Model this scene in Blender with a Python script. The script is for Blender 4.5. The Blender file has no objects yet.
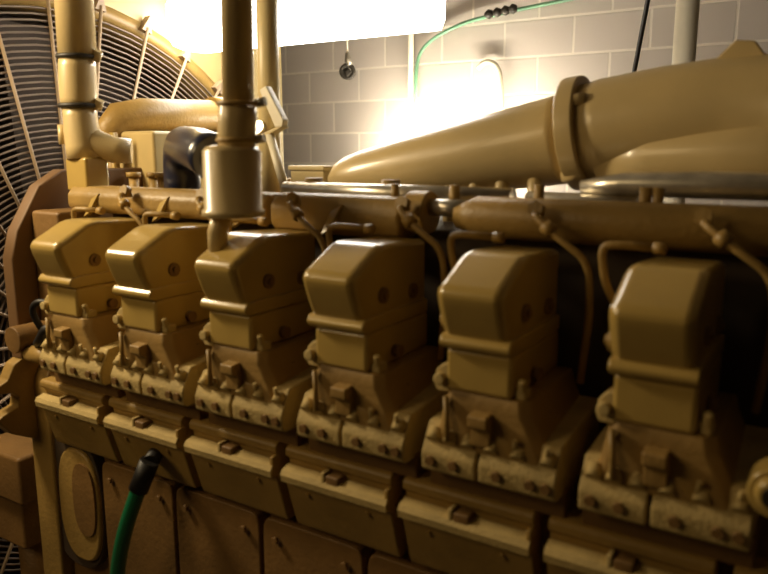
import bpy, math, random
from mathutils import Vector, Matrix
random.seed(7)
scene = bpy.context.scene
col = scene.collection
pi = math.pi

# ------------------------------------------------------------------ camera
PITCH = math.radians(10.6)
F = 731.0
YAW = math.atan(1184 / F * math.cos(PITCH))
CAM = Vector((0, 0, 1.65))
fh = Vector((-math.cos(YAW), math.sin(YAW), 0))
fwd = fh * math.cos(PITCH) - Vector((0, 0, 1)) * math.sin(PITCH)
rgt = Vector((math.sin(YAW), math.cos(YAW), 0))
cup = rgt.cross(fwd)
cd = bpy.data.cameras.new('camera')
cd.sensor_width = 36.0
cd.lens = F / 768 * 36.0
cd.clip_start = 0.02
cd.dof.use_dof = True
cd.dof.focus_distance = 2.6
cd.dof.aperture_fstop = 3.4
cam = bpy.data.objects.new('camera', cd)
col.objects.link(cam)
cam.matrix_world = Matrix.Translation(CAM) @ Matrix((rgt, cup, -fwd)).transposed().to_4x4()
scene.camera = cam

# ------------------------------------------------------------------ world, exposure, room light
w = bpy.data.worlds.new('world'); scene.world = w
w.use_nodes = True
w.node_tree.nodes['Background'].inputs[0].default_value = (0.9, 0.62, 0.36, 1)
w.node_tree.nodes['Background'].inputs[1].default_value = 0.035
scene.view_settings.view_transform = 'Standard'
scene.view_settings.look = 'None'
scene.view_settings.gamma = 1.0
scene.view_settings.use_curve_mapping = False
scene.view_settings.exposure = 1.0

LAMP_TUBE = 7.0      # emission of the hanging fluorescent lamp
LAMP_LOW = 85.0       # emission of the low wall lamp behind the engine
FRONT_W = 8.5         # aisle lamp over the front of the engine
AISLE_W = 7.0         # dim room lamp behind the photographer

def area_light(name, loc, target, sx, sy, power, color):
    d = bpy.data.lights.new(name, 'AREA'); d.shape = 'RECTANGLE'
    d.size = sx; d.size_y = sy; d.energy = power; d.color = color
    o = bpy.data.objects.new(name, d); col.objects.link(o)
    o.location = loc
    o.rotation_euler = (Vector(target) - Vector(loc)).to_track_quat('-Z', 'Y').to_euler()
    return o
area_light('aisle_lamp_light', (-2.06, 0.62, 2.14), (-1.0, 1.0, 1.35), 0.20, 0.30, FRONT_W, (1.0, 0.80, 0.50))
area_light('room_lamp_light', (-2.3, -1.1, 2.7), (-0.9, 1.0, 1.2), 0.9, 0.9, AISLE_W, (1.0, 0.72, 0.36))

# ------------------------------------------------------------------ materials
def mat(name, color, rough=0.5, metal=0.0, var=0.12, scale=6.0, color2=None, bump=0.0, coat=0.0, spec=0.5):
    m = bpy.data.materials.new(name); m.use_nodes = True
    nt = m.node_tree; b = nt.nodes['Principled BSDF']
    tc = nt.nodes.new('ShaderNodeTexCoord')
    nz = nt.nodes.new('ShaderNodeTexNoise'); nz.inputs['Scale'].default_value = scale
    nz.inputs['Detail'].default_value = 6
    nt.links.new(tc.outputs['Object'], nz.inputs['Vector'])
    cr = nt.nodes.new('ShaderNodeValToRGB')
    c2 = color2 or tuple(c * (1 - var * 2) for c in color)
    cr.color_ramp.elements[0].color = (*c2, 1); cr.color_ramp.elements[1].color = (*color, 1)
    cr.color_ramp.elements[0].position = 0.35; cr.color_ramp.elements[1].position = 0.62
    nt.links.new(nz.outputs['Fac'], cr.inputs['Fac'])
    nt.links.new(cr.outputs['Color'], b.inputs['Base Color'])
    b.inputs['Roughness'].default_value = rough
    b.inputs['Metallic'].default_value = metal
    b.inputs['Coat Weight'].default_value = coat
    b.inputs['Coat Roughness'].default_value = 0.12
    b.inputs['Specular IOR Level'].default_value = spec
    if bump:
        n2 = nt.nodes.new('ShaderNodeTexNoise'); n2.inputs['Scale'].default_value = scale * 14
        nt.links.new(tc.outputs['Object'], n2.inputs['Vector'])
        bp = nt.nodes.new('ShaderNodeBump'); bp.inputs['Strength'].default_value = bump
        bp.inputs['Distance'].default_value = 0.002
        nt.links.new(n2.outputs['Fac'], bp.inputs['Height'])
        nt.links.new(bp.outputs['Normal'], b.inputs['Normal'])
    return m

def emis(name, color, strength):
    m = bpy.data.materials.new(name); m.use_nodes = True
    b = m.node_tree.nodes['Principled BSDF']
    b.inputs['Base Color'].default_value = (0.8, 0.8, 0.8, 1)
    b.inputs['Emission Color'].default_value = (*color, 1)
    b.inputs['Emission Strength'].default_value = strength
    return m

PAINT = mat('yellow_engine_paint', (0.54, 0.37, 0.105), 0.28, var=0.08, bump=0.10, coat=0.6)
TAN = mat('glare_paled_paint', (0.66, 0.50, 0.24), 0.36, var=0.07, bump=0.1, coat=0.3)  # engine yellow made paler, veiling glare over the upper parts mixed in
CAST = mat('yellow_painted_casting', (0.42, 0.265, 0.075), 0.45, var=0.14, bump=0.6)
DUST = mat('dusty_yellow_casting', (0.58, 0.43, 0.17), 0.7, var=0.13, scale=14, bump=0.7)
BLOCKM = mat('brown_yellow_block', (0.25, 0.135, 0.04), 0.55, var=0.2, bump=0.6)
SHROUD = mat('cream_yellow_shroud', (0.62, 0.47, 0.20), 0.45, var=0.08)
DARK = mat('dark_greasy_metal', (0.035, 0.028, 0.02), 0.5)
FANM = mat('dull_brown_fan', (0.07, 0.05, 0.035), 0.8)
VALLEY = mat('dark_brown_casting', (0.07, 0.045, 0.025), 0.7)  # dark brown; on the valley filler it paints the shade between covers
CORE = mat('radiator_core', (0.065, 0.045, 0.033), 0.8)
WIRE = mat('guard_wire', (0.27, 0.205, 0.15), 0.6)
SPOKE = mat('guard_spoke', (0.50, 0.36, 0.22), 0.5)
STEEL = mat('polished_steel', (0.85, 0.80, 0.70), 0.3, metal=0.8, var=0.15, scale=20)
RUBBER = mat('dark_blue_rubber', (0.018, 0.022, 0.05), 0.28, var=0.1, coat=0.3)
GREEN = mat('green_hose', (0.012, 0.16, 0.065), 0.3, coat=0.3)
BLACK = mat('black_rubber', (0.015, 0.013, 0.012), 0.5)
WHITEP = mat('white_painted_pipe', (0.84, 0.77, 0.60), 0.45, var=0.06)
STRUTM = mat('pale_yellow_bracket', (0.72, 0.58, 0.30), 0.4, var=0.06)
CONC = mat('concrete_floor', (0.09, 0.075, 0.055), 0.85, var=0.25, scale=4)
CEIL = mat('ceiling_paint', (0.20, 0.17, 0.13), 0.9)
GREENC = mat('green_conduit', (0.16, 0.36, 0.22), 0.5)
LAMPM = emis('lamp_diffuser_glow', (1.0, 0.93, 0.82), LAMP_TUBE)
LOWM = emis('low_lamp_glow', (1.0, 0.90, 0.70), LAMP_LOW)
AISLEM = emis('aisle_lamp_glow', (1.0, 0.80, 0.50), 3.0)

def block_wall_mat():
    m = bpy.data.materials.new('painted_concrete_block'); m.use_nodes = True
    nt = m.node_tree; b = nt.nodes['Principled BSDF']
    tc = nt.nodes.new('ShaderNodeTexCoord')
    sp = nt.nodes.new('ShaderNodeSeparateXYZ'); cb = nt.nodes.new('ShaderNodeCombineXYZ')
    ad = nt.nodes.new('ShaderNodeMath'); ad.operation = 'ADD'
    nt.links.new(tc.outputs['Object'], sp.inputs[0])
    nt.links.new(sp.outputs['X'], ad.inputs[0]); nt.links.new(sp.outputs['Y'], ad.inputs[1])
    nt.links.new(ad.outputs[0], cb.inputs['X']); nt.links.new(sp.outputs['Z'], cb.inputs['Y'])
    mp = nt.nodes.new('ShaderNodeMapping')
    nt.links.new(cb.outputs[0], mp.inputs['Vector'])
    mp.inputs['Location'].default_value = (WOFF_X, WOFF_Z, 0)
    br = nt.nodes.new('ShaderNodeTexBrick')
    br.inputs['Scale'].default_value = 1.0
    br.inputs['Brick Width'].default_value = 0.406
    br.inputs['Row Height'].default_value = 0.203
    br.inputs['Mortar Size'].default_value = 0.008
    br.inputs['Mortar Smooth'].default_value = 0.3
    br.inputs['Color1'].default_value = (0.56, 0.50, 0.455, 1)
    br.inputs['Color2'].default_value = (0.52, 0.465, 0.42, 1)
    br.inputs['Mortar'].default_value = (0.72, 0.66, 0.58, 1)
    nt.links.new(mp.outputs[0], br.inputs['Vector'])
    nt.links.new(br.outputs['Color'], b.inputs['Base Color'])
    b.inputs['Roughness'].default_value = 0.75
    bp = nt.nodes.new('ShaderNodeBump'); bp.invert = True
    bp.inputs['Strength'].default_value = 0.5; bp.inputs['Distance'].default_value = 0.004
    nt.links.new(br.outputs['Fac'], bp.inputs['Height'])
    nt.links.new(bp.outputs['Normal'], b.inputs['Normal'])
    return m
WOFF_X, WOFF_Z = 0.047 - 4.1 - 0.12, -2.170 + 0.203 * 20
WALLM = block_wall_mat()
DIM = mat('brown_painted_wall', (0.16, 0.12, 0.08), 0.8)

# ------------------------------------------------------------------ mesh helpers
class MB:
    """collects shapes in world coordinates, then links them as one mesh object"""
    def __init__(s): s.v = []; s.f = []; s.sm = []
    def add(s, vs, fs, smooth=False):
        n = len(s.v); s.v += [Vector(p) for p in vs]
        for f in fs: s.f.append([i + n for i in f]); s.sm.append(smooth)
        return s
    def box(s, x0, x1, y0, y1, z0, z1):
        return s.prism([(y0, z0), (y1, z0), (y1, z1), (y0, z1)], x0, x1)
    def prism(s, prof, x0, x1):                       # profile in the YZ plane run along X
        return s.extr([(x0, y, z) for y, z in prof], (x1 - x0, 0, 0))
    def extr(s, pts, vec):
        n = len(pts); vec = Vector(vec)
        vs = [Vector(p) for p in pts]; vs += [p + vec for p in vs]
        fs = [list(range(n))[::-1], list(range(n, 2 * n))]
        fs += [[i, (i + 1) % n, n + (i + 1) % n, n + i] for i in range(n)]
        return s.add(vs, fs)
    def loft(s, rings):                               # closed sections with equal counts
        n = len(rings[0]); vs = [p for R_ in rings for p in R_]; fs = [list(range(n))[::-1], [(len(rings) - 1) * n + k for k in range(n)]]
        for i in range(len(rings) - 1):
            fs += [[i * n + k, i * n + (k + 1) % n, (i + 1) * n + (k + 1) % n, (i + 1) * n + k] for k in range(n)]
        return s.add(vs, fs)
    def tube(s, path, r, seg=20, cap=True):
        P = [Vector(p) for p in path]; n = len(P)
        R = r if isinstance(r, (list, tuple)) else [r] * n
        up = None; vs = []
        for i, p in enumerate(P):
            t = (P[min(i + 1, n - 1)] - P[max(i - 1, 0)]).normalized()
            if up is None:
                a = Vector((0, 0, 1)) if abs(t.z) < 0.9 else Vector((0, 1, 0))
                up = (a - t * a.dot(t)).normalized()
            else:
                up = (up - t * up.dot(t)).normalized()
            b = t.cross(up)
            for k in range(seg):
                an = 2 * pi * k / seg
                vs.append(p + (up * math.cos(an) + b * math.sin(an)) * R[i])
        fs = [[i * seg + k, i * seg + (k + 1) % seg, (i + 1) * seg + (k + 1) % seg, (i + 1) * seg + k]
              for i in range(n - 1) for k in range(seg)]
        m = len(s.v); s.add(vs, fs, True)
        if cap:
            s.f += [[m + k for k in range(seg)][::-1], [m + (n - 1) * seg + k for k in range(seg)]]
            s.sm += [False, False]
        return s
    def cyl(s, p0, p1, r0, r1=None, seg=24):
        return s.tube([p0, p1], [r0, r0 if r1 is None else r1], seg)
    def ring(s, c, ax, R, r, seg=48, ts=10, a0=0, a1=2 * pi):     # torus (arc) about axis
        ax = Vector(ax).normalized(); c = Vector(c)
        u = ax.orthogonal().normalized() if abs(ax.x) < .9 else Vector((0, 1, 0))
        v = ax.cross(u)
        full = abs(a1 - a0 - 2 * pi) < 1e-6
        n = seg if full else seg + 1
        vs = []
        for i in range(n):
            a = a0 + (a1 - a0) * i / seg
            d = u * math.cos(a) + v * math.sin(a)
            for k in range(ts):
                t = 2 * pi * k / ts
                vs.append(c + d * (R + r * math.cos(t)) + ax * r * math.sin(t))
        fs = []
        for i in range(seg):
            j = (i + 1) % n
            for k in range(ts):
                fs.append([i * ts + k, j * ts + k, j * ts + (k + 1) % ts, i * ts + (k + 1) % ts])
        return s.add(vs, fs, True)
    def build(s, name, material, parent=None, bevel=0.0, seg=2, origin=None, ang=40):
        o0 = Vector(origin) if origin is not None else Vector((0, 0, 0))
        if parent is not None and origin is None: o0 = Vector(parent.get('_o', (0, 0, 0)))
        me = bpy.data.meshes.new(name)
        me.from_pydata([tuple(p - o0) for p in s.v], [], s.f)
        import bmesh
        bm = bmesh.new(); bm.from_mesh(me)
        bmesh.ops.recalc_face_normals(bm, faces=bm.faces)
        bm.to_mesh(me); bm.free()
        for i, p in enumerate(me.polygons): p.use_smooth = True if (bevel or s.sm[i]) else False
        me.materials.append(material)
        o = bpy.data.objects.new(name, me); col.objects.link(o)
        if parent is not None: o.parent = parent; o['_o'] = tuple(o0)
        else: o.location = o0; o['_o'] = tuple(o0)
        if bevel:
            b = o.modifiers.new('bevel', 'BEVEL'); b.width = bevel; b.segments = seg
            b.limit_method = 'ANGLE'; b.angle_limit = math.radians(30)
            n = o.modifiers.new('wn', 'WEIGHTED_NORMAL'); n.keep_sharp = True
        return o

def tag(o, label, cat, group=None):
    o['label'] = label; o['category'] = cat
    if group: o['group'] = group
    return o
def thing(name, loc, label, cat, group=None):
    o = bpy.data.objects.new(name, None); o.empty_display_size = 0.05
    col.objects.link(o); o.location = loc; o['_o'] = tuple(loc)
    return tag(o, label, cat, group)
def struct(o): o['kind'] = 'structure'; return o
def arc(c, p0, p1, n=8):
    """smooth quarter bend from p0 to p1 around corner c"""
    c, p0, p1 = Vector(c), Vector(p0), Vector(p1)
    return [(p0 * (1 - t) ** 2 + c * 2 * t * (1 - t) + p1 * t ** 2) for t in [i / n for i in range(n + 1)]]
def rounded(path, rad, n=6):
    P = [Vector(p) for p in path]; out = [P[0]]
    for i in range(1, len(P) - 1):
        a = (P[i - 1] - P[i]); b = (P[i + 1] - P[i])
        ra = min(rad, a.length * .49); rb = min(rad, b.length * .49)
        out += arc(P[i], P[i] + a.normalized() * ra, P[i] + b.normalized() * rb, n)
    return out + [P[-1]]
def hexbolt(m, c, ax, r=0.007, h=0.007):
    c = Vector(c); m.tube([c, c + Vector(ax).normalized() * h], r, 6)
    return m

# ------------------------------------------------------------------ the room
RX0, RX1, RY0, RY1, RZ = -5.2, 2.6, -2.2, 4.1, 3.05
struct(MB().box(RX0 - .1, RX1 + .1, RY0 - .1, RY1 + .1, -0.1, 0).build('floor', CONC))
struct(MB().box(RX0 - .1, RX1 + .1, RY0 - .1, RY1 + .1, RZ, RZ + .1).build('ceiling', CEIL))
struct(MB().box(RX0 - .1, RX1 + .1, RY1, RY1 + .15, 0, RZ).build('wall_back', WALLM))
struct(MB().box(RX0 - .15, RX0, RY0, RY1, 0, RZ).build('wall_left', DIM))
struct(MB().box(RX1, RX1 + .15, RY0, RY1, 0, RZ).build('wall_right', DIM))
struct(MB().box(RX0 - .1, RX1 + .1, RY0 - .15, RY0, 0, RZ).build('wall_front', DIM))

# ------------------------------------------------------------------ radiator with round fan guard
GX, GY, GZ, GR = -2.2, 1.513, 1.005, 1.10
rad = thing('radiator', (-2.4, GY, 0), 'large yellow radiator shroud with round wire fan guard at the far end of the engine', 'radiator')
def shroud_plate():
    m = MB(); n = 64; HW, z0, z1 = 1.125, 0.0, 2.62
    inner, outer = [], []
    for k in range(n):
        a = 2 * pi * k / n; c, s_ = math.cos(a), math.sin(a)
        inner.append((GY + (GR) * c, GZ + GR * s_))
        t = min(HW / abs(c) if abs(c) > 1e-6 else 9, ((z1 - GZ) if s_ > 0 else (GZ - z0)) / abs(s_) if abs(s_) > 1e-6 else 9)
        t = max(t, GR + .002)
        outer.append((GY + t * c, GZ + t * s_))
    vs = []; fs = []
    for x in (GX - .03, GX):
        vs += [(x, *p) for p in inner] + [(x, *p) for p in outer]
    for k in range(n):
        j = (k + 1) % n
        fs.append([2 * n + k, 2 * n + j, 3 * n + j, 3 * n + k]); fs.append([k, n + k, n + j, j])
        fs.append([k, j, 2 * n + j, 2 * n + k]); fs.append([n + k, 3 * n + k, 3 * n + j, n + j])
    return m.add(vs, fs)
shroud_plate().build('fan_shroud', SHROUD, rad)
m = MB()
for t in (0, 1):
    pass
n = 64; vs = []; fs = []
for x, R in ((GX + .012, GR - .005), (GX + .012, GR + .045), (GX - .25, GR - .005), (GX - .25, GR + .0)):
    vs += [(x, GY + R * math.cos(2 * pi * k / n), GZ + R * math.sin(2 * pi * k / n)) for k in range(n)]
for k in range(n):
    j = (k + 1) % n
    fs += [[k, j, n + j, n + k], [k, 2 * n + k, 2 * n + j, j], [n + k, n + j, 3 * n + j, 3 * n + k], [2 * n + k, 3 * n + k, 3 * n + j, 2 * n + j]]
m.add(vs, fs, True).build('shroud_ring', CAST, rad, ang=30)
MB().box(GX - .62, GX - .27, GY - 1.125, GY + 1.125, .12, 2.6).build('radiator_core', CORE, rad)
MB().box(GX - .66, GX - .03, GY - 1.155, GY - 1.125, 0, 2.62).box(GX - .66, GX - .03, GY + 1.125, GY + 1.155, 0, 2.62).box(GX - .66, GX - .03, GY - 1.155, GY + 1.155, 2.62, 2.66).build('side_frame', SHROUD, rad)
m = MB(); R = 0.10; k = 0
while R < GR - 0.01:
    m.ring((GX + .03, GY, GZ), (1, 0, 0), R, 0.0038, 72, 5); R += 0.0185
m.build('guard_rings', WIRE, rad)
for k in range(36):
    a = 2 * pi * (k + .19) / 36
    d = Vector((0, math.cos(a), math.sin(a)))
    c = Vector((GX + .037, GY, GZ))
    mm = MB().cyl(c + d * .10, c + d * (GR + .03), .0055, seg=8)
    # little clip that bolts the spoke end to the shroud
    q = c + d * (GR + .045); t = Vector((0, -d.z, d.y))
    mm.extr([q - t * .022 - d * .03, q + t * .022 - d * .03, q + d * .03], (-.03, 0, 0))
    mm.build('guard_spoke', SPOKE, rad)
fan = MB().cyl((GX - .2, GY, GZ), (GX - .08, GY, GZ), .14)
for k in range(8):
    a = 2 * pi * k / 8; d = Vector((0, math.cos(a), math.sin(a))); t = Vector((0, -d.z, d.y))
    c = Vector((GX - .14, GY, GZ))
    p = [c + d * .1 - t * .06 + Vector((-.03, 0, 0)), c + d * .1 + t * .06 + Vector((.03, 0, 0)),
         c + d * 1.05 + t * .13 + Vector((.04, 0, 0)), c + d * 1.05 - t * .13 + Vector((-.04, 0, 0))]
    fan.extr(p, Vector((.006, 0, 0)))
fan.build('fan', FANM, rad)
# latch on the shroud corner
MB().cyl((GX, 2.00, 2.17), (GX + .05, 2.02, 2.21), .012).cyl((GX + .05, 2.02, 2.21), (GX + .05, 2.03, 2.12), .01).build('latch', DARK, rad)

# ------------------------------------------------------------------ the engine
EO = (-0.85, 1.40, 0.0)
eng = thing('diesel_engine', EO, 'huge tan yellow V diesel engine with a row of six rocker covers', 'engine')
P = 0.255
X0 = -1.520
YC = 1.42          # centre plane of the V
# block and an added filler in the V
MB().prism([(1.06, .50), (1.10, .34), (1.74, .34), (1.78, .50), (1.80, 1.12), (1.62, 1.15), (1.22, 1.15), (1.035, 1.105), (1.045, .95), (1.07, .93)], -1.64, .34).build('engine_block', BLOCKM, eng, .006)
MB().prism([(1.215, 1.15), (1.62, 1.15), (1.60, 1.50), (1.24, 1.50)], -1.62, .34).build('valley_light_block', VALLEY, eng, .012)  # added solid, keeps lamp light from leaking through the cover gaps
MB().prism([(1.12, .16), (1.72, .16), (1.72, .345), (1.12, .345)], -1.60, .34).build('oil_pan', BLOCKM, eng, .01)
# gear housing at the far end
def rbox_pts(y0, y1, z0, z1, r, n=8):
    out = []
    for cy, cz, a in ((y1 - r, z1 - r, 0), (y0 + r, z1 - r, 90), (y0 + r, z0 + r, 180), (y1 - r, z0 + r, 270)):
        for i in range(n + 1):
            t = math.radians(a + 90 * i / n); out.append((cy + r * math.cos(t), cz + r * math.sin(t)))
    return out
MB().prism(rbox_pts(1.03, 1.78, .46, 1.14, .08), -1.73, -1.643).build('gear_housing', CAST, eng, .008)
g = MB().prism([(1.04, .99), (1.04, 1.38), (1.06, 1.45), (1.13, 1.56), (1.20, 1.60), (1.62, 1.60), (1.75, 1.45), (1.75, .99)], -1.80, -1.755).build('front_guard', mat('dull_brown_guard', (0.17, 0.09, 0.035), 0.6), eng, .006)
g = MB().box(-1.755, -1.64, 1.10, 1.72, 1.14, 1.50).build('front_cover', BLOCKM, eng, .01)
# round side housing low at the far end, with dark oval window and ring
def oval(cx, cz, rx, rz, n=40, e=2.6):
    return [(cx + rx * math.copysign(abs(math.cos(2 * pi * k / n)) ** (2 / e), math.cos(2 * pi * k / n)),
             cz + rz * math.copysign(abs(math.sin(2 * pi * k / n)) ** (2 / e), math.sin(2 * pi * k / n))) for k in range(n)]
hs = MB().extr([(x, 1.03, z) for x, z in oval(-1.550, .775, .080, .150)], (0, .05, 0)).build('side_housing', CAST, eng, .008)
MB().extr([(x, 1.025, z) for x, z in oval(-1.520, .80, .042, .095)], (0, .012, 0)).build('window_recess', BLOCKM, hs)
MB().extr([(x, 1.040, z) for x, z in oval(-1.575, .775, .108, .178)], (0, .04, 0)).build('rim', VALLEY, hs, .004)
# bracket with ears beside the gear housing
pts = [(.985, 1.13), (1.005, 1.14), (1.07, 1.12), (1.075, .935), (1.02, .925), (.965, .955), (.93, 1.0), (.945, 1.01), (.985, 1.022), (.99, 1.045), (.975, 1.06), (.94, 1.065), (.94, 1.085), (.965, 1.095)]
bk = MB().prism(pts, -1.735, -1.695).build('mounting_bracket', CAST, eng, .004)
MB().cyl((-1.695, 1.03, 1.15), (-1.60, 1.03, 1.15), .022).build('bracket_boss', CAST, bk)
MB().cyl((-1.72, 1.00, 1.185), (-1.72, 1.09, 1.185), .034).build('idler_wheel', BLOCKM, eng, .003)

def unit_part(proto, i):
    """copy a part with its sub-parts to cylinder i"""
    c = proto.copy(); col.objects.link(c); c.parent = eng
    c.location = (P * i, 0, 0)
    for ch in proto.children:
        d = ch.copy(); col.objects.link(d); d.parent = c
    return c

# rocker cover (upper) with ears and side bolts
x = X0
prof = [(1.18, 1.372), (.967, 1.372), (.955, 1.395), (.943, 1.425), (.939, 1.440), (.943, 1.450), (.952, 1.457), (1.015, 1.489), (1.03, 1.4935), (1.045, 1.495), (1.18, 1.488)]
def inset(d, xx):
    return [(xx, y + (d if y < 1.0 else d * .6 if y < 1.1 else 0), z - (d * .5 if z > 1.45 else 0)) for y, z in prof]
rc = MB().loft([inset(.014, x - .005), inset(0, x + .008), inset(0, x + .095), inset(.010, x + .105)]).build('rocker_cover', PAINT, eng, .005, 3)
for (cx, cy, cz) in ((x + .104, 1.03, 1.408), (x + .104, 1.13, 1.40)):
    m = MB().cyl((cx - .012, cy, cz), (cx + .006, cy, cz), .014); hexbolt(m, (cx + .005, cy, cz), (1, 0, 0), .007, .006)
    m.build('cover_bolt', BLOCKM, rc)
m = MB().cyl((x - .012, .995, 1.392), (x + .006, .995, 1.392), .015); hexbolt(m, (x - .010, .995, 1.392), (-1, 0, 0), .008, .008)
m.build('cover_bolt', CAST, rc)
# ledge between the two halves and lower box
cb = MB().prism([(.960, 1.358), (.958, 1.366), (.966, 1.376), (1.00, 1.378), (1.178, 1.378), (1.178, 1.352), (.97, 1.352)], x - .004, x + .112).build('cover_ledge', PAINT, eng, .0035, 2)
lb = MB().box(x + .001, x + .110, .974, 1.185, 1.284, 1.352).build('cover_base', PAINT, eng, .008, 3)
def ear(cx, sgn):
    m = MB().extr([(cx + sgn * a, .978, z) for a, z in ((-.008, 1.278), (.016, 1.278), (.022, 1.292), (.018, 1.312), (.006, 1.324), (-.008, 1.326))], (0, .03, 0))
    return m
e1 = ear(x, -1); e1.cyl((x - .008, .966, 1.300), (x - .008, .980, 1.300), .010, seg=12); e1.build('fixing_ear', DUST, lb, .003)
e2 = MB().box(x + .110, x + .128, .985, 1.01, 1.284, 1.300); hexbolt(e2, (x + .121, .992, 1.292), (.1, -.4, 1), .007, .026); e2.build('fixing_ear', DUST, lb, .003)
MB().cyl((x + .112, 1.06, 1.305), (x + .124, 1.06, 1.305), .011).build('cover_bolt', BLOCKM, lb)
# cylinder head
def sec(z, a, b, y0):
    return [(a, y0 + .012, z), (a + .012, y0, z), (b - .014, y0, z), (b, y0 + .016, z), (b, 1.19, z), (a, 1.19, z)]
HEADM = mat('ochre_casting', (0.36, 0.22, 0.065), 0.5, var=0.14, bump=0.5)
hd = MB().loft([sec(1.19, x - .022, x + .172, .972), sec(1.225, x - .014, x + .156, .976), sec(1.262, x - .006, x + .140, .972), sec(1.285, x - .002, x + .134, .978)]).build('cylinder_head', HEADM, eng, .004)
m = MB()
m.extr([(x + .050, .950, 1.258), (x + .050, .950, 1.240), (x + .050, .965, 1.232), (x + .050, .965, 1.205), (x + .050, .99, 1.205), (x + .050, .99, 1.262)], (.032, 0, 0))
m.build('head_boss', HEADM, hd, .003)
m = MB().extr([(x + .088, .972, 1.222), (x + .112, .972, 1.190), (x + .128, .972, 1.190), (x + .128, .98, 1.222)], (0, .05, .02))
m.build('head_rib', CAST, hd, .003)
MB().cyl((x + .005, .968, 1.275), (x + .012, .962, 1.205), .0045, seg=10).build('stud_rod', CAST, hd)
for cx, cz in ((x + .137, 1.24), (x + .137, 1.215)):
    MB().cyl((cx - .004, 1.05, cz), (cx + .008, 1.05, cz), .012).build('plug', DARK, hd)
# skirt of the head: two dusty halves with studs and dark sockets
def flange(xa, xb, holes, studs):
    m = MB().prism([(1.19, 1.142), (.978, 1.142), (.966, 1.148), (.964, 1.176), (.971, 1.190), (.990, 1.222), (1.19, 1.240)], xa, xb)
    o = m.build('head_flange', DUST, eng, .004)
    for cx in holes:
        MB().cyl((cx, .958, 1.166), (cx, .968, 1.166), .0075, seg=14).build('bolt_socket', BLOCKM, o)
    for cx in studs:
        s_ = MB(); hexbolt(s_, (cx, .978, 1.198), (0, -.7, 1), .006, .008)
        s_.cyl((cx, .976, 1.202), (cx + .003, .966, 1.228), .0038, seg=8)
        s_.build('stud', DUST, o)
    # cast pads on the sloping top
    for cx in (xa + .018, (xa + xb) / 2, xb - .016):
        MB().cyl((cx, .970, 1.198), (cx, .984, 1.212), .011, seg=14).build('cast_pad', DUST, o)
    return o
fa = flange(x - .036, x + .058, (x + .022, x - .018), (x + .005,))
fb = flange(x + .063, x + .186, (x + .148, x + .095, x + .172), (x + .118, x + .168))
MB().prism([(1.19, 1.104), (1.004, 1.104), (1.000, 1.150), (1.19, 1.150)], x - .040, x + .190).build('_t', BLOCKM, eng, .003)
dk = bpy.data.objects['_t']; dk.name = 'gasket_step'; dk.data.name = 'gasket_step'
# crankcase cover with its two lips
xa, xb = x - .087, x + .146
m = MB().prism([(1.045, 1.106), (.998, 1.106), (.992, 1.100), (.992, 1.088), (1.004, 1.080), (1.004, 1.066), (.982, 1.060), (.978, 1.054), (.980, 1.044), (.992, 1.036), (1.018, .95), (1.024, .936), (1.045, .934)], xa, xb)
cc = m.build('crankcase_cover', PAINT, eng, .003)
cc.data.materials[0] = CAST
MB().prism([(1.0, 1.0665), (.983, 1.0610), (.979, 1.054), (.981, 1.044), (.9775, 1.043), (.9750, 1.056), (.980, 1.0645), (1.0, 1.070)], xa + .001, xb - .001).build('dusty_lip', DUST, cc)
MB().box((xa + xb) / 2 - .014, (xa + xb) / 2 + .014, .979, 1.01, 1.060, 1.078).build('clamp_notch', BLOCKM, cc, .003)
MB().box((xa + xb) / 2 - .024, (xa + xb) / 2 - .016, .979, 1.01, 1.060, 1.082).build('lip_web', DUST, cc, .002)
MB().box(xb - .008, xb, .982, 1.01, 1.060, 1.082).build('lip_web', CAST, cc, .002)
for cx in (xa + .05, xb - .05):
    m = MB(); hexbolt(m, (cx, .997, 1.02), (0, -1, -.25), .005, .005); m.build('cover_screw', CAST, cc)
# lower access cover
xs = -1.455
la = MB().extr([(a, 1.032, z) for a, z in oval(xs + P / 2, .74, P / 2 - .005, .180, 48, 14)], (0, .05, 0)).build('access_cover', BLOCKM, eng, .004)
for a in (-.085, .085):
    for z in (.60, .88):
        m = MB(); hexbolt(m, (xs + P / 2 + a, 1.028, z), (0, -1, 0), .008, .008); m.build('access_bolt', BLOCKM, la)
# seam bracket between access covers
# tubes: large one drops from the rail down the right of the cover; small one loops at the left
t1 = MB().tube(rounded([(x + .075, 1.165, 1.545), (x + .075, 1.125, 1.548), (x + .128, 1.115, 1.510), (x + .172, 1.12, 1.480), (x + .178, 1.12, 1.40), (x + .165, 1.13, 1.28)], .03), .006, 12)
hexbolt(t1, (x + .072, 1.160, 1.552), (0, -1, .3), .014, .016)
t1 = t1.build('feed_tube', CAST, eng)
MB().cyl((x + .098, 1.122, 1.532), (x + .112, 1.119, 1.522), .0125, seg=6).build('tube_nut', CAST, t1)
t2 = MB().tube(rounded([(x + .02, 1.12, 1.508), (x - .035, 1.10, 1.512), (x - .060, 1.10, 1.508), (x - .052, 1.10, 1.455), (x - .03, 1.12, 1.40), (x + .0, 1.13, 1.36)], .02), .0062, 12)
hexbolt(t2, (x + .012, 1.118, 1.508), (1, 0, 0), .009, .018)
t2 = t2.build('return_tube', CAST, eng)
protos = [rc, cb, lb, hd, fa, fb, dk, cc, la, t1, t2]
for o in protos:
    for i in range(1, 6): unit_part(o, i)
# a seventh crankcase and access cover just run out of the frame at the right
unit_part(cc, 6); unit_part(la, 6)

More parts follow.
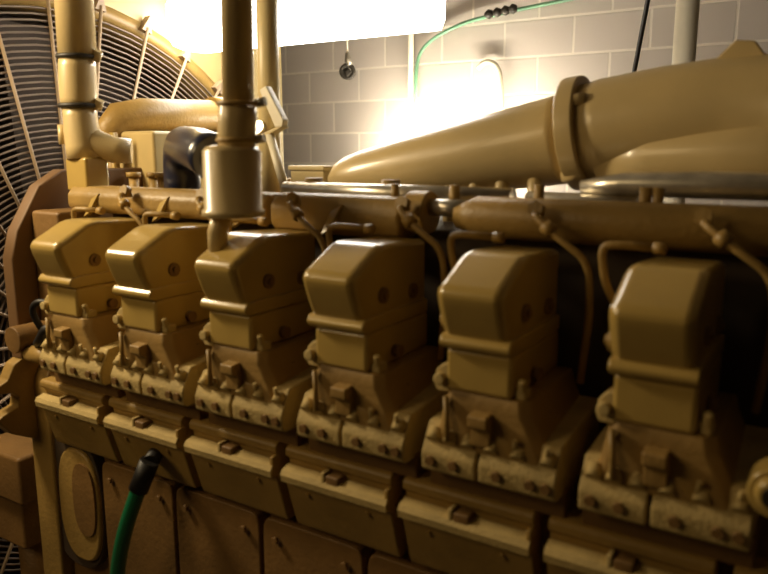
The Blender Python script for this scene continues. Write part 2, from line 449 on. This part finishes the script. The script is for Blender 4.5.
# rails along the top
ra = MB()
def rail_prof(yc, zc, w_, h):
    return [(yc + w_, zc - h), (yc - w_ * .6, zc - h), (yc - w_, zc - h * .5), (yc - w_, zc + h * .4), (yc - w_ * .5, zc + h), (yc + w_, zc + h)]
ra.prism(rail_prof(1.205, 1.527, .036, .033), -1.70, -1.03).build('water_manifold', CAST, eng, .008, 3)
MB().prism(rail_prof(1.205, 1.522, .036, .040), -1.02, -.70).build('water_manifold', CAST, eng, .012, 3)
MB().tube([(-.60, 1.21, 1.532), (-.575, 1.21, 1.532), (-.56, 1.21, 1.532), (.34, 1.21, 1.532)], [.022, .030, .037, .037], 28).build('water_manifold', CAST, eng)
MB().cyl((-.70, 1.21, 1.535), (-.655, 1.21, 1.535), .040).build('manifold_coupling', CAST, eng, .004)
MB().cyl((-.66, 1.21, 1.545), (-.58, 1.21, 1.545), .016).build('coupling_sleeve', STEEL, eng)
MB().cyl((-1.06, 1.275, 1.563), (-.52, 1.275, 1.563), .019).build('steel_pipe', STEEL, eng)
MB().cyl((-.50, 1.30, 1.553), (-.30, 1.30, 1.553), .022).build('steel_pipe', STEEL, eng)
MB().tube([(-.40, 1.30, 1.585), (-.33, 1.30, 1.592), (-.2, 1.30, 1.594), (.3, 1.30, 1.594)], [.012, .020, .023, .023], 24).build('steel_pipe', STEEL, eng)
for xx, zz, rr in ((-.455, 1.575, .009), (-.275, 1.575, .010), (-.255, 1.575, .009), (-.75, 1.57, .008), (-.62, 1.57, .010)):
    MB().cyl((xx, 1.235, zz - .03), (xx, 1.235, zz + .016), rr, seg=12).build('manifold_stud', CAST, eng)
for xx in (-1.60, -1.35, -1.10, -.86):
    m = MB().extr([(xx, 1.168, 1.53), (xx + .03, 1.168, 1.545), (xx + .008, 1.15, 1.495), (xx - .012, 1.15, 1.485)], (0, .015, 0))
    m.build('manifold_lug', PAINT, eng, .002)
MB().cyl((-1.0, 1.30, 1.47), (-1.0, 1.30, 1.59), .02).cyl((-.8, 1.30, 1.47), (-.8, 1.30, 1.59), .02).build('vent_stub', CAST, eng)
# thermostat housing, leg pipes and yellow tank box behind the first covers
MB().box(-1.720, -1.635, 1.185, 1.255, 1.545, 1.632).build('thermostat_housing', PAINT, eng, .008, 3)
MB().box(-1.90, -1.70, 1.46, 1.90, 1.44, 1.705).build('expansion_tank', SHROUD, eng, .01)
MB().tube([(-1.88, 1.44, 1.66), (-1.88, 1.455, 1.71), (-1.87, 1.48, 1.742), (-1.85, 1.55, 1.755), (-1.83, 1.86, 1.765)], [.03, .042, .049, .051, .051], 26).build('coolant_header', CAST, eng)
MB().tube([(-1.83, 1.83, 1.765), (-1.83, 1.93, 1.775)], [.060, .055], 26).build('header_collar', PAINT, eng)
MB().cyl((-1.83, 1.42, 1.45), (-1.83, 1.42, 1.70), .018).build('leg_pipe', CAST, eng)
MB().cyl((-1.80, 1.40, 1.45), (-1.80, 1.40, 1.70), .007).build('leg_pipe', PAINT, eng)
for xx, yy in ((-1.72, 1.40), (-1.66, 1.42), (-1.60, 1.40), (-1.50, 1.42)):
    m = MB().cyl((xx, yy, 1.47), (xx, yy, 1.575), .014); hexbolt(m, (xx, yy, 1.575), (0, 0, 1), .022, .014)
    m.build('fitting', CAST, eng)
# accessory pieces: wiring near the first head, round plug at the last head
MB().tube(rounded([(-1.60, 1.02, 1.20), (-1.63, 1.00, 1.27), (-1.60, 1.0, 1.30), (-1.56, 1.02, 1.29)], .03), .008, 10).tube(rounded([(-1.66, 1.03, 1.18), (-1.60, 1.0, 1.205), (-1.57, 1.0, 1.24), (-1.55, 1.02, 1.22)], .03), .012, 10).build('wiring_loop', BLACK, eng)
m = MB().cyl((-.036, .985, 1.245), (-.036, .935, 1.245), .032).cyl((-.036, .94, 1.245), (-.036, .925, 1.245), .026, .02)
pl = m.build('end_plug', PAINT, eng, .004)
MB().cyl((-.036, .93, 1.245), (-.036, .922, 1.245), .014).build('plug_bore', DARK, pl)

# skid base under the engine
sk = thing('skid_base', (-.8, 1.40, 0), 'dark steel skid frame carrying the engine', 'frame')
MB().box(-1.80, .5, 1.02, 1.12, 0, .15).build('rail', BLOCKM, sk, .004)
MB().box(-2.15, .5, 1.72, 1.82, 0, .15).build('rail', BLOCKM, sk, .004)
MB().box(-2.15, -2.05, 1.125, 1.715, 0, .15).build('crossmember', BLOCKM, sk, .004)

# pump and box at the low left end
pm = thing('coolant_pump', (-1.93, 1.15, 0), 'brown yellow pump body low at the far left of the engine', 'pump')
MB().cyl((-1.93, 1.15, .0), (-1.93, 1.15, .62), .06).build('pedestal', BLOCKM, pm)
MB().box(-2.02, -1.80, 1.03, 1.25, .70, .84).build('pump_body', BLOCKM, pm, .012)
MB().box(-2.0, -1.84, 1.05, 1.22, .55, .70).build('pump_base', BLOCKM, pm, .01)

# ------------------------------------------------------------------ pipes above the engine
lp = thing('coolant_pipe', (-1.6880, 1.22, 1.632), 'thick yellow vertical pipe with two clamps in front of the wire fan guard', 'pipe')
MB().cyl((-1.6830, 1.22, 1.885), (-1.6680, 1.22, 2.75), .0465).build('upper_section', TAN, lp)
MB().tube([(-1.6930, 1.22, 1.76), (-1.6920, 1.22, 1.78), (-1.6900, 1.22, 1.82), (-1.6880, 1.22, 1.86), (-1.6850, 1.22, 1.885)], [.043, .0455, .0465, .0455, .043]).build('middle_sleeve', TAN, lp)
MB().tube([(-1.6830, 1.22, 1.628), (-1.6850, 1.22, 1.66), (-1.6880, 1.22, 1.70), (-1.6910, 1.22, 1.735), (-1.6930, 1.22, 1.76)], [.0445, .045, .0445, .042, .041]).build('lower_section', TAN, lp)
MB().tube([(-1.6880, 1.22, 1.69), (-1.6630, 1.24, 1.665), (-1.6280, 1.27, 1.65), (-1.5980, 1.30, 1.648)], [.038, .038, .034, .032]).build('elbow', TAN, lp)
for z in (1.882, 1.762):
    xx = -1.685 if z > 1.8 else -1.693
    c = MB().ring((xx, 1.22, z), (0, 0, 1), .046, .006, 40, 8).build('clamp', DARK, lp)
    MB().cyl((xx + .040, 1.243, z - .008), (xx + .052, 1.245, z + .014), .012).build('clamp_bolt', TAN, c)
MB().cyl((-1.7430, 1.20, 1.665), (-1.7430, 1.20, 1.715), .010).build('drain_cock', TAN, lp)

cn = thing('breather_canister', (-.948, .99, 1.43), 'tan cylinder canister standing on a thin neck on the third rocker cover', 'canister')
MB().tube([(-.985, .985, 1.448), (-.985, .985, 1.50), (-.975, .99, 1.535)], [.019, .019, .019]).build('neck', TAN, cn)
MB().tube([(-.948, .99, 1.530), (-.948, .99, 1.533), (-.948, .99, 1.542), (-.948, .99, 1.545), (-.946, .99, 1.648), (-.946, .99, 1.656), (-.946, .99, 1.659)], [.050, .057, .057, .0525, .0525, .046, .036], 40).build('body', TAN, cn)
MB().tube([(-.995, 1.01, 1.630), (-1.022, 1.025, 1.632)], .0285).build('hose_spigot', TAN, cn)

up = thing('riser_pipe', (-.944, .99, 1.653), 'tan vertical pipe with clamps rising from the top of the canister', 'pipe')
MB().tube([(-.932, .99, 1.656), (-.932, .99, 1.672), (-.930, .99, 1.70), (-.928, .99, 1.727), (-.926, .99, 1.733)], [.033, .035, .0345, .033, .028], 30).build('sleeve', TAN, up)
MB().cyl((-.926, .99, 1.735), (-.900, .99, 2.62), .0275).build('straight_pipe', TAN, up)
for z, xx in ((1.668, -.932), (1.731, -.9265)):
    c = MB().ring((xx, .99, z), (0, 0, 1), .0345, .004, 36, 8).build('clamp', CAST, up)
    MB().cyl((xx + .030, 1.005, z), (xx + .046, 1.01, z + .004), .008).build('clamp_bolt', STEEL, c)

hz = MB().tube(rounded([(-1.016, 1.022, 1.632), (-1.12, 1.085, 1.650), (-1.415, 1.30, 1.665), (-1.425, 1.31, 1.505)], .10, 12), .045, 28).build('rubber_hose', RUBBER, origin=(-1.42, 1.31, 1.505))
tag(hz, 'glossy dark blue rubber hose bending from the canister down behind the manifold', 'hose')

# exhaust duct above the V
DY = 1.45
du = thing('exhaust_duct', (-.6, DY, 1.5), 'large tapered tan exhaust duct with bolted clamp band lying above the engine', 'duct')
path = []; rr = []
for t, r in ((0, .012), (.015, .028), (.05, .045), (.10, .056), (.18, .062), (.4, .070), (.7, .080), (.97, .088), (1, .088)):
    path.append((-1.060 + .580 * t, DY, 1.572 + .100 * t)); rr.append(r)
MB().tube(path, rr, 40).build('tapered_section', TAN, du)
def disc(cx, cz, th, R, tilt=.14, r2=None):
    a = Vector((1, 0, tilt)).normalized()
    c = Vector((cx, DY, cz)); return (c - a * th / 2, c + a * th / 2)
a, b = disc(-.455, 1.682, .036, .1)
MB().tube([a, b], [.110, .110], 48).build('clamp_band', TAN, du, .004)
a, b = disc(-.428, 1.684, .02, .1)
MB().tube([a, b], [.092, .092], 40).build('gasket_gap', DARK, du)
for k in range(4):
    an = math.radians(50 + 90 * k)
    c = Vector((-.445, DY + .098 * math.cos(an), 1.678 + .098 * math.sin(an)))
    m = MB(); m.cyl(c - Vector((.02, 0, .003)), c + Vector((.02, 0, .003)), .012, seg=12); m.build('band_bolt', TAN, du)
MB().tube([(-.445, DY, 1.680), (-.40, DY, 1.69), (-.30, DY, 1.705), (-.2, DY, 1.715), (-.12, DY, 1.715), (-.05, DY - .02, 1.70), (.0, DY - .05, 1.68), (.06, DY - .10, 1.66), (.12, DY - .14, 1.62), (.18, DY - .15, 1.56), (.20, DY - .15, 1.45)],
          [.094, .096, .096, .096, .098, .100, .100, .100, .100, .100, .100], 44).build('elbow', TAN, du)
MB().tube([(-.40, DY - .02, 1.625), (-.30, DY - .035, 1.636), (-.12, DY - .05, 1.643), (.12, DY - .08, 1.645)], [.045, .058, .064, .070], 36).build('lower_branch', TAN, du)
MB().extr([(-.235, DY - .03, 1.785), (-.185, DY - .03, 1.835), (-.155, DY - .03, 1.832), (-.125, DY - .03, 1.79), (-.16, DY - .03, 1.76)], (0, .05, 0)).build('lifting_lug', TAN, du, .003)
for xx in (-.60, -.66, -.72, -.53):
    MB().cyl((xx, DY - .04, 1.465), (xx, DY - .04, 1.63), .014).build('support_leg', TAN, du)

# yellow post and strut frame behind the canister
sf = thing('strut_frame', (-1.30, 1.5, 1.47), 'pale yellow post with angled struts brightly lit behind the canister', 'bracket')
MB().cyl((-1.300, 1.5, 1.47), (-1.290, 1.5, 2.25), .028).build('post', STRUTM, sf)
MB().extr([(-1.285, 1.45, 1.80), (-1.262, 1.45, 1.81), (-1.208, 1.45, 1.725), (-1.212, 1.45, 1.708), (-1.236, 1.45, 1.706)], (0, .022, 0)).build('arm', WHITEP, sf, .003)
MB().extr([(-1.234, 1.45, 1.706), (-1.212, 1.45, 1.708), (-1.29, 1.45, 1.675), (-1.305, 1.45, 1.685)], (0, .030, 0)).build('gusset', STRUTM, sf, .002)
MB().cyl((-1.262, 1.46, 1.69), (-1.200, 1.46, 1.505), .0115, seg=12).build('strut', WHITEP, sf)
MB().cyl((-1.30, 1.48, 1.705), (-1.30, 1.46, 1.71), .016).build('clamp_bolt', STEEL, sf)
MB().box(-1.245, -1.215, 1.48, 1.53, 1.47, 1.578).build('foot', CAST, sf, .003)
rb = MB().box(-1.205, -1.10, 1.47, 1.53, 1.47, 1.600).box(-1.21, -1.095, 1.465, 1.535, 1.600, 1.612).build('junction_box', STRUTM, None, .003, origin=(-1.15, 1.5, 1.47))
tag(rb, 'small pale yellow lidded box standing on the engine beside the angled strut', 'box')

# green hose hanging at the low left
gh = thing('green_hose', (-1.19, .93, .98), 'green hose hanging down from a black connector under the covers', 'hose')
MB().tube(rounded([(-1.200, .955, .975), (-1.215, .945, .93), (-1.255, .935, .83), (-1.30, .94, .70), (-1.32, .95, .5), (-1.34, .96, .02)], .1), .0165, 22).build('hose', GREEN, gh)
MB().cyl((-1.190, .965, 1.005), (-1.212, .948, .94), .021).build('connector', BLACK, gh)
MB().tube([(-1.190, .965, 1.0), (-1.215, 1.00, 1.0), (-1.225, 1.035, .99)], .017).build('elbow', BLACK, gh)
yc = MB().cyl((-1.262, .99, .955), (-1.285, .985, .905), .004, seg=10).cyl((-1.255, .995, .962), (-1.262, .99, .955), .006, seg=10).cyl((-1.255, .995, .962), (-1.245, 1.04, .965), .005, seg=10).build('zip_tie', PAINT, origin=(-1.26, .99, .95))
tag(yc, 'thin yellow tie end sticking down left of the green hose connector', 'tie')

# ------------------------------------------------------------------ lamps
lm = thing('fluorescent_lamp', (-1.5, 2.0, 2.0), 'glaring long fluorescent lamp hanging above the engine near the block wall', 'lamp')
MB().box(-2.06, -1.13, 1.93, 2.07, 2.185, 2.23).build('housing', WHITEP, lm, .004)
MB().prism([(1.90, 2.185), (1.875, 2.15), (1.875, 2.05), (1.90, 2.015), (1.95, 2.005), (2.05, 2.005), (2.10, 2.015), (2.125, 2.05), (2.125, 2.15), (2.10, 2.185)], -2.08, -1.11).build('diffuser', LAMPM, lm)
for xx in (-2.0, -1.2):
    MB().cyl((xx, 2.0, 2.23), (xx, 2.0, RZ), .006, seg=8).build('hanger', DARK, lm)
ll = thing('batten_lamp', (-2.0, 3.805, 1.54), 'low wall lamp hidden behind the duct that washes the block wall', 'lamp')
MB().box(-2.5, -1.5, 3.78, 3.83, 1.51, 1.57).build('housing', WHITEP, ll)
for xx in (-2.4, -1.6):
    MB().box(xx - .02, xx + .02, 3.83, 4.099, 1.52, 1.56).build('arm', DARK, ll)
MB().cyl((-2.48, 3.805, 1.595), (-1.52, 3.805, 1.595), .022).build('tube', LOWM, ll)
al = thing('bulkhead_lamp', (GX + .002, .62, 2.24), 'small lamp bracketed to the radiator shroud over the front of the engine', 'lamp')
MB().extr([(-2.11, .45, 2.25), (-2.060, .45, 2.245), (-2.145, .45, 2.12), (-2.175, .45, 2.16)], (0, .34, 0)).build('housing', DARK, al)
MB().box(GX + .002, -2.145, .58, .66, 2.18, 2.22).build('arm', DARK, al)

# ------------------------------------------------------------------ things on and by the wall
hk = thing('pull_switch', (-2.8, 4.0, 2.2), 'dark round pull switch hanging on a cord before the block wall', 'switch')
MB().cyl((-2.72, 3.90, 2.24), (-2.72, 3.90, RZ), .005, seg=8).build('cord', WHITEP, hk)
MB().tube([(-2.72, 3.90, 2.25), (-2.715, 3.90, 2.20), (-2.70, 3.90, 2.17)], [.012, .02, .015], 12).build('cap', STEEL, hk)
m = MB().ring((-2.72, 3.90, 2.135), (.5, -.8, 0), .038, .014, 30, 10).cyl((-2.745, 3.90, 2.15), (-2.70, 3.90, 2.115), .022)
m.build('switch_body', DARK, hk)
wp = MB().cyl((-2.355, 4.06, 1.93), (-2.355, 4.06, RZ), .017, seg=16).build('wall_pipe', WHITEP, origin=(-2.355, 4.06, 1.93))
tag(wp, 'thin white vertical pipe fixed to the block wall', 'pipe')
gc = MB().tube(rounded([(-2.32, 4.065, 1.93), (-2.32, 4.065, 2.20), (-2.24, 4.065, 2.30), (-2.02, 4.065, 2.385), (-1.74, 4.065, 2.42), (-1.40, 4.065, 2.45), (-.8, 4.065, 2.50), (0, 4.065, 2.55)], .12), .011, 12).build('green_wire', GREENC, origin=(-2.32, 4.065, 1.93))
tag(gc, 'green wire curving along the block wall', 'wire')
jb = MB()
for dx in (-.07, -.02, .03, .075):
    jb.tube([(-1.755 + dx - .02, 4.04, 2.418 + dx * .1), (-1.755 + dx, 4.03, 2.42 + dx * .1), (-1.755 + dx + .02, 4.04, 2.422 + dx * .1)], [.018, .028, .018], 14)
jb = jb.build('wire_fitting', DARK, origin=(-1.755, 4.04, 2.42))
tag(jb, 'dark knobbly fitting clamped on the green wire', 'fitting')
cbn = MB().tube(rounded([(-1.90, 4.06, 2.12), (-1.85, 4.06, 2.165), (-1.77, 4.06, 2.13), (-1.745, 4.06, 1.98), (-1.745, 4.06, 1.7)], .06), .015, 14).build('conduit_bend', WHITEP, origin=(-1.745, 4.06, 1.7))
tag(cbn, 'short white conduit bend on the block wall left of the clamp band', 'conduit')
vc = MB().cyl((-.60, 3.2, 0), (-.60, 3.2, RZ), .044, seg=30).build('support_column', WHITEP, origin=(-.60, 3.2, 0))
tag(vc, 'pale round vertical column brightly lit above the exhaust elbow', 'column')
bc = MB().tube([(-.66, 2.6, 1.60), (-.63, 2.55, 1.9), (-.585, 2.5, 2.14), (-.45, 2.4, RZ)], .0075, 10).build('black_cable', BLACK, origin=(-.66, 2.6, 1.60))
tag(bc, 'black cable hanging down before the block wall behind the duct', 'cable')

for o in bpy.data.objects:
    if '_o' in o: del o['_o']
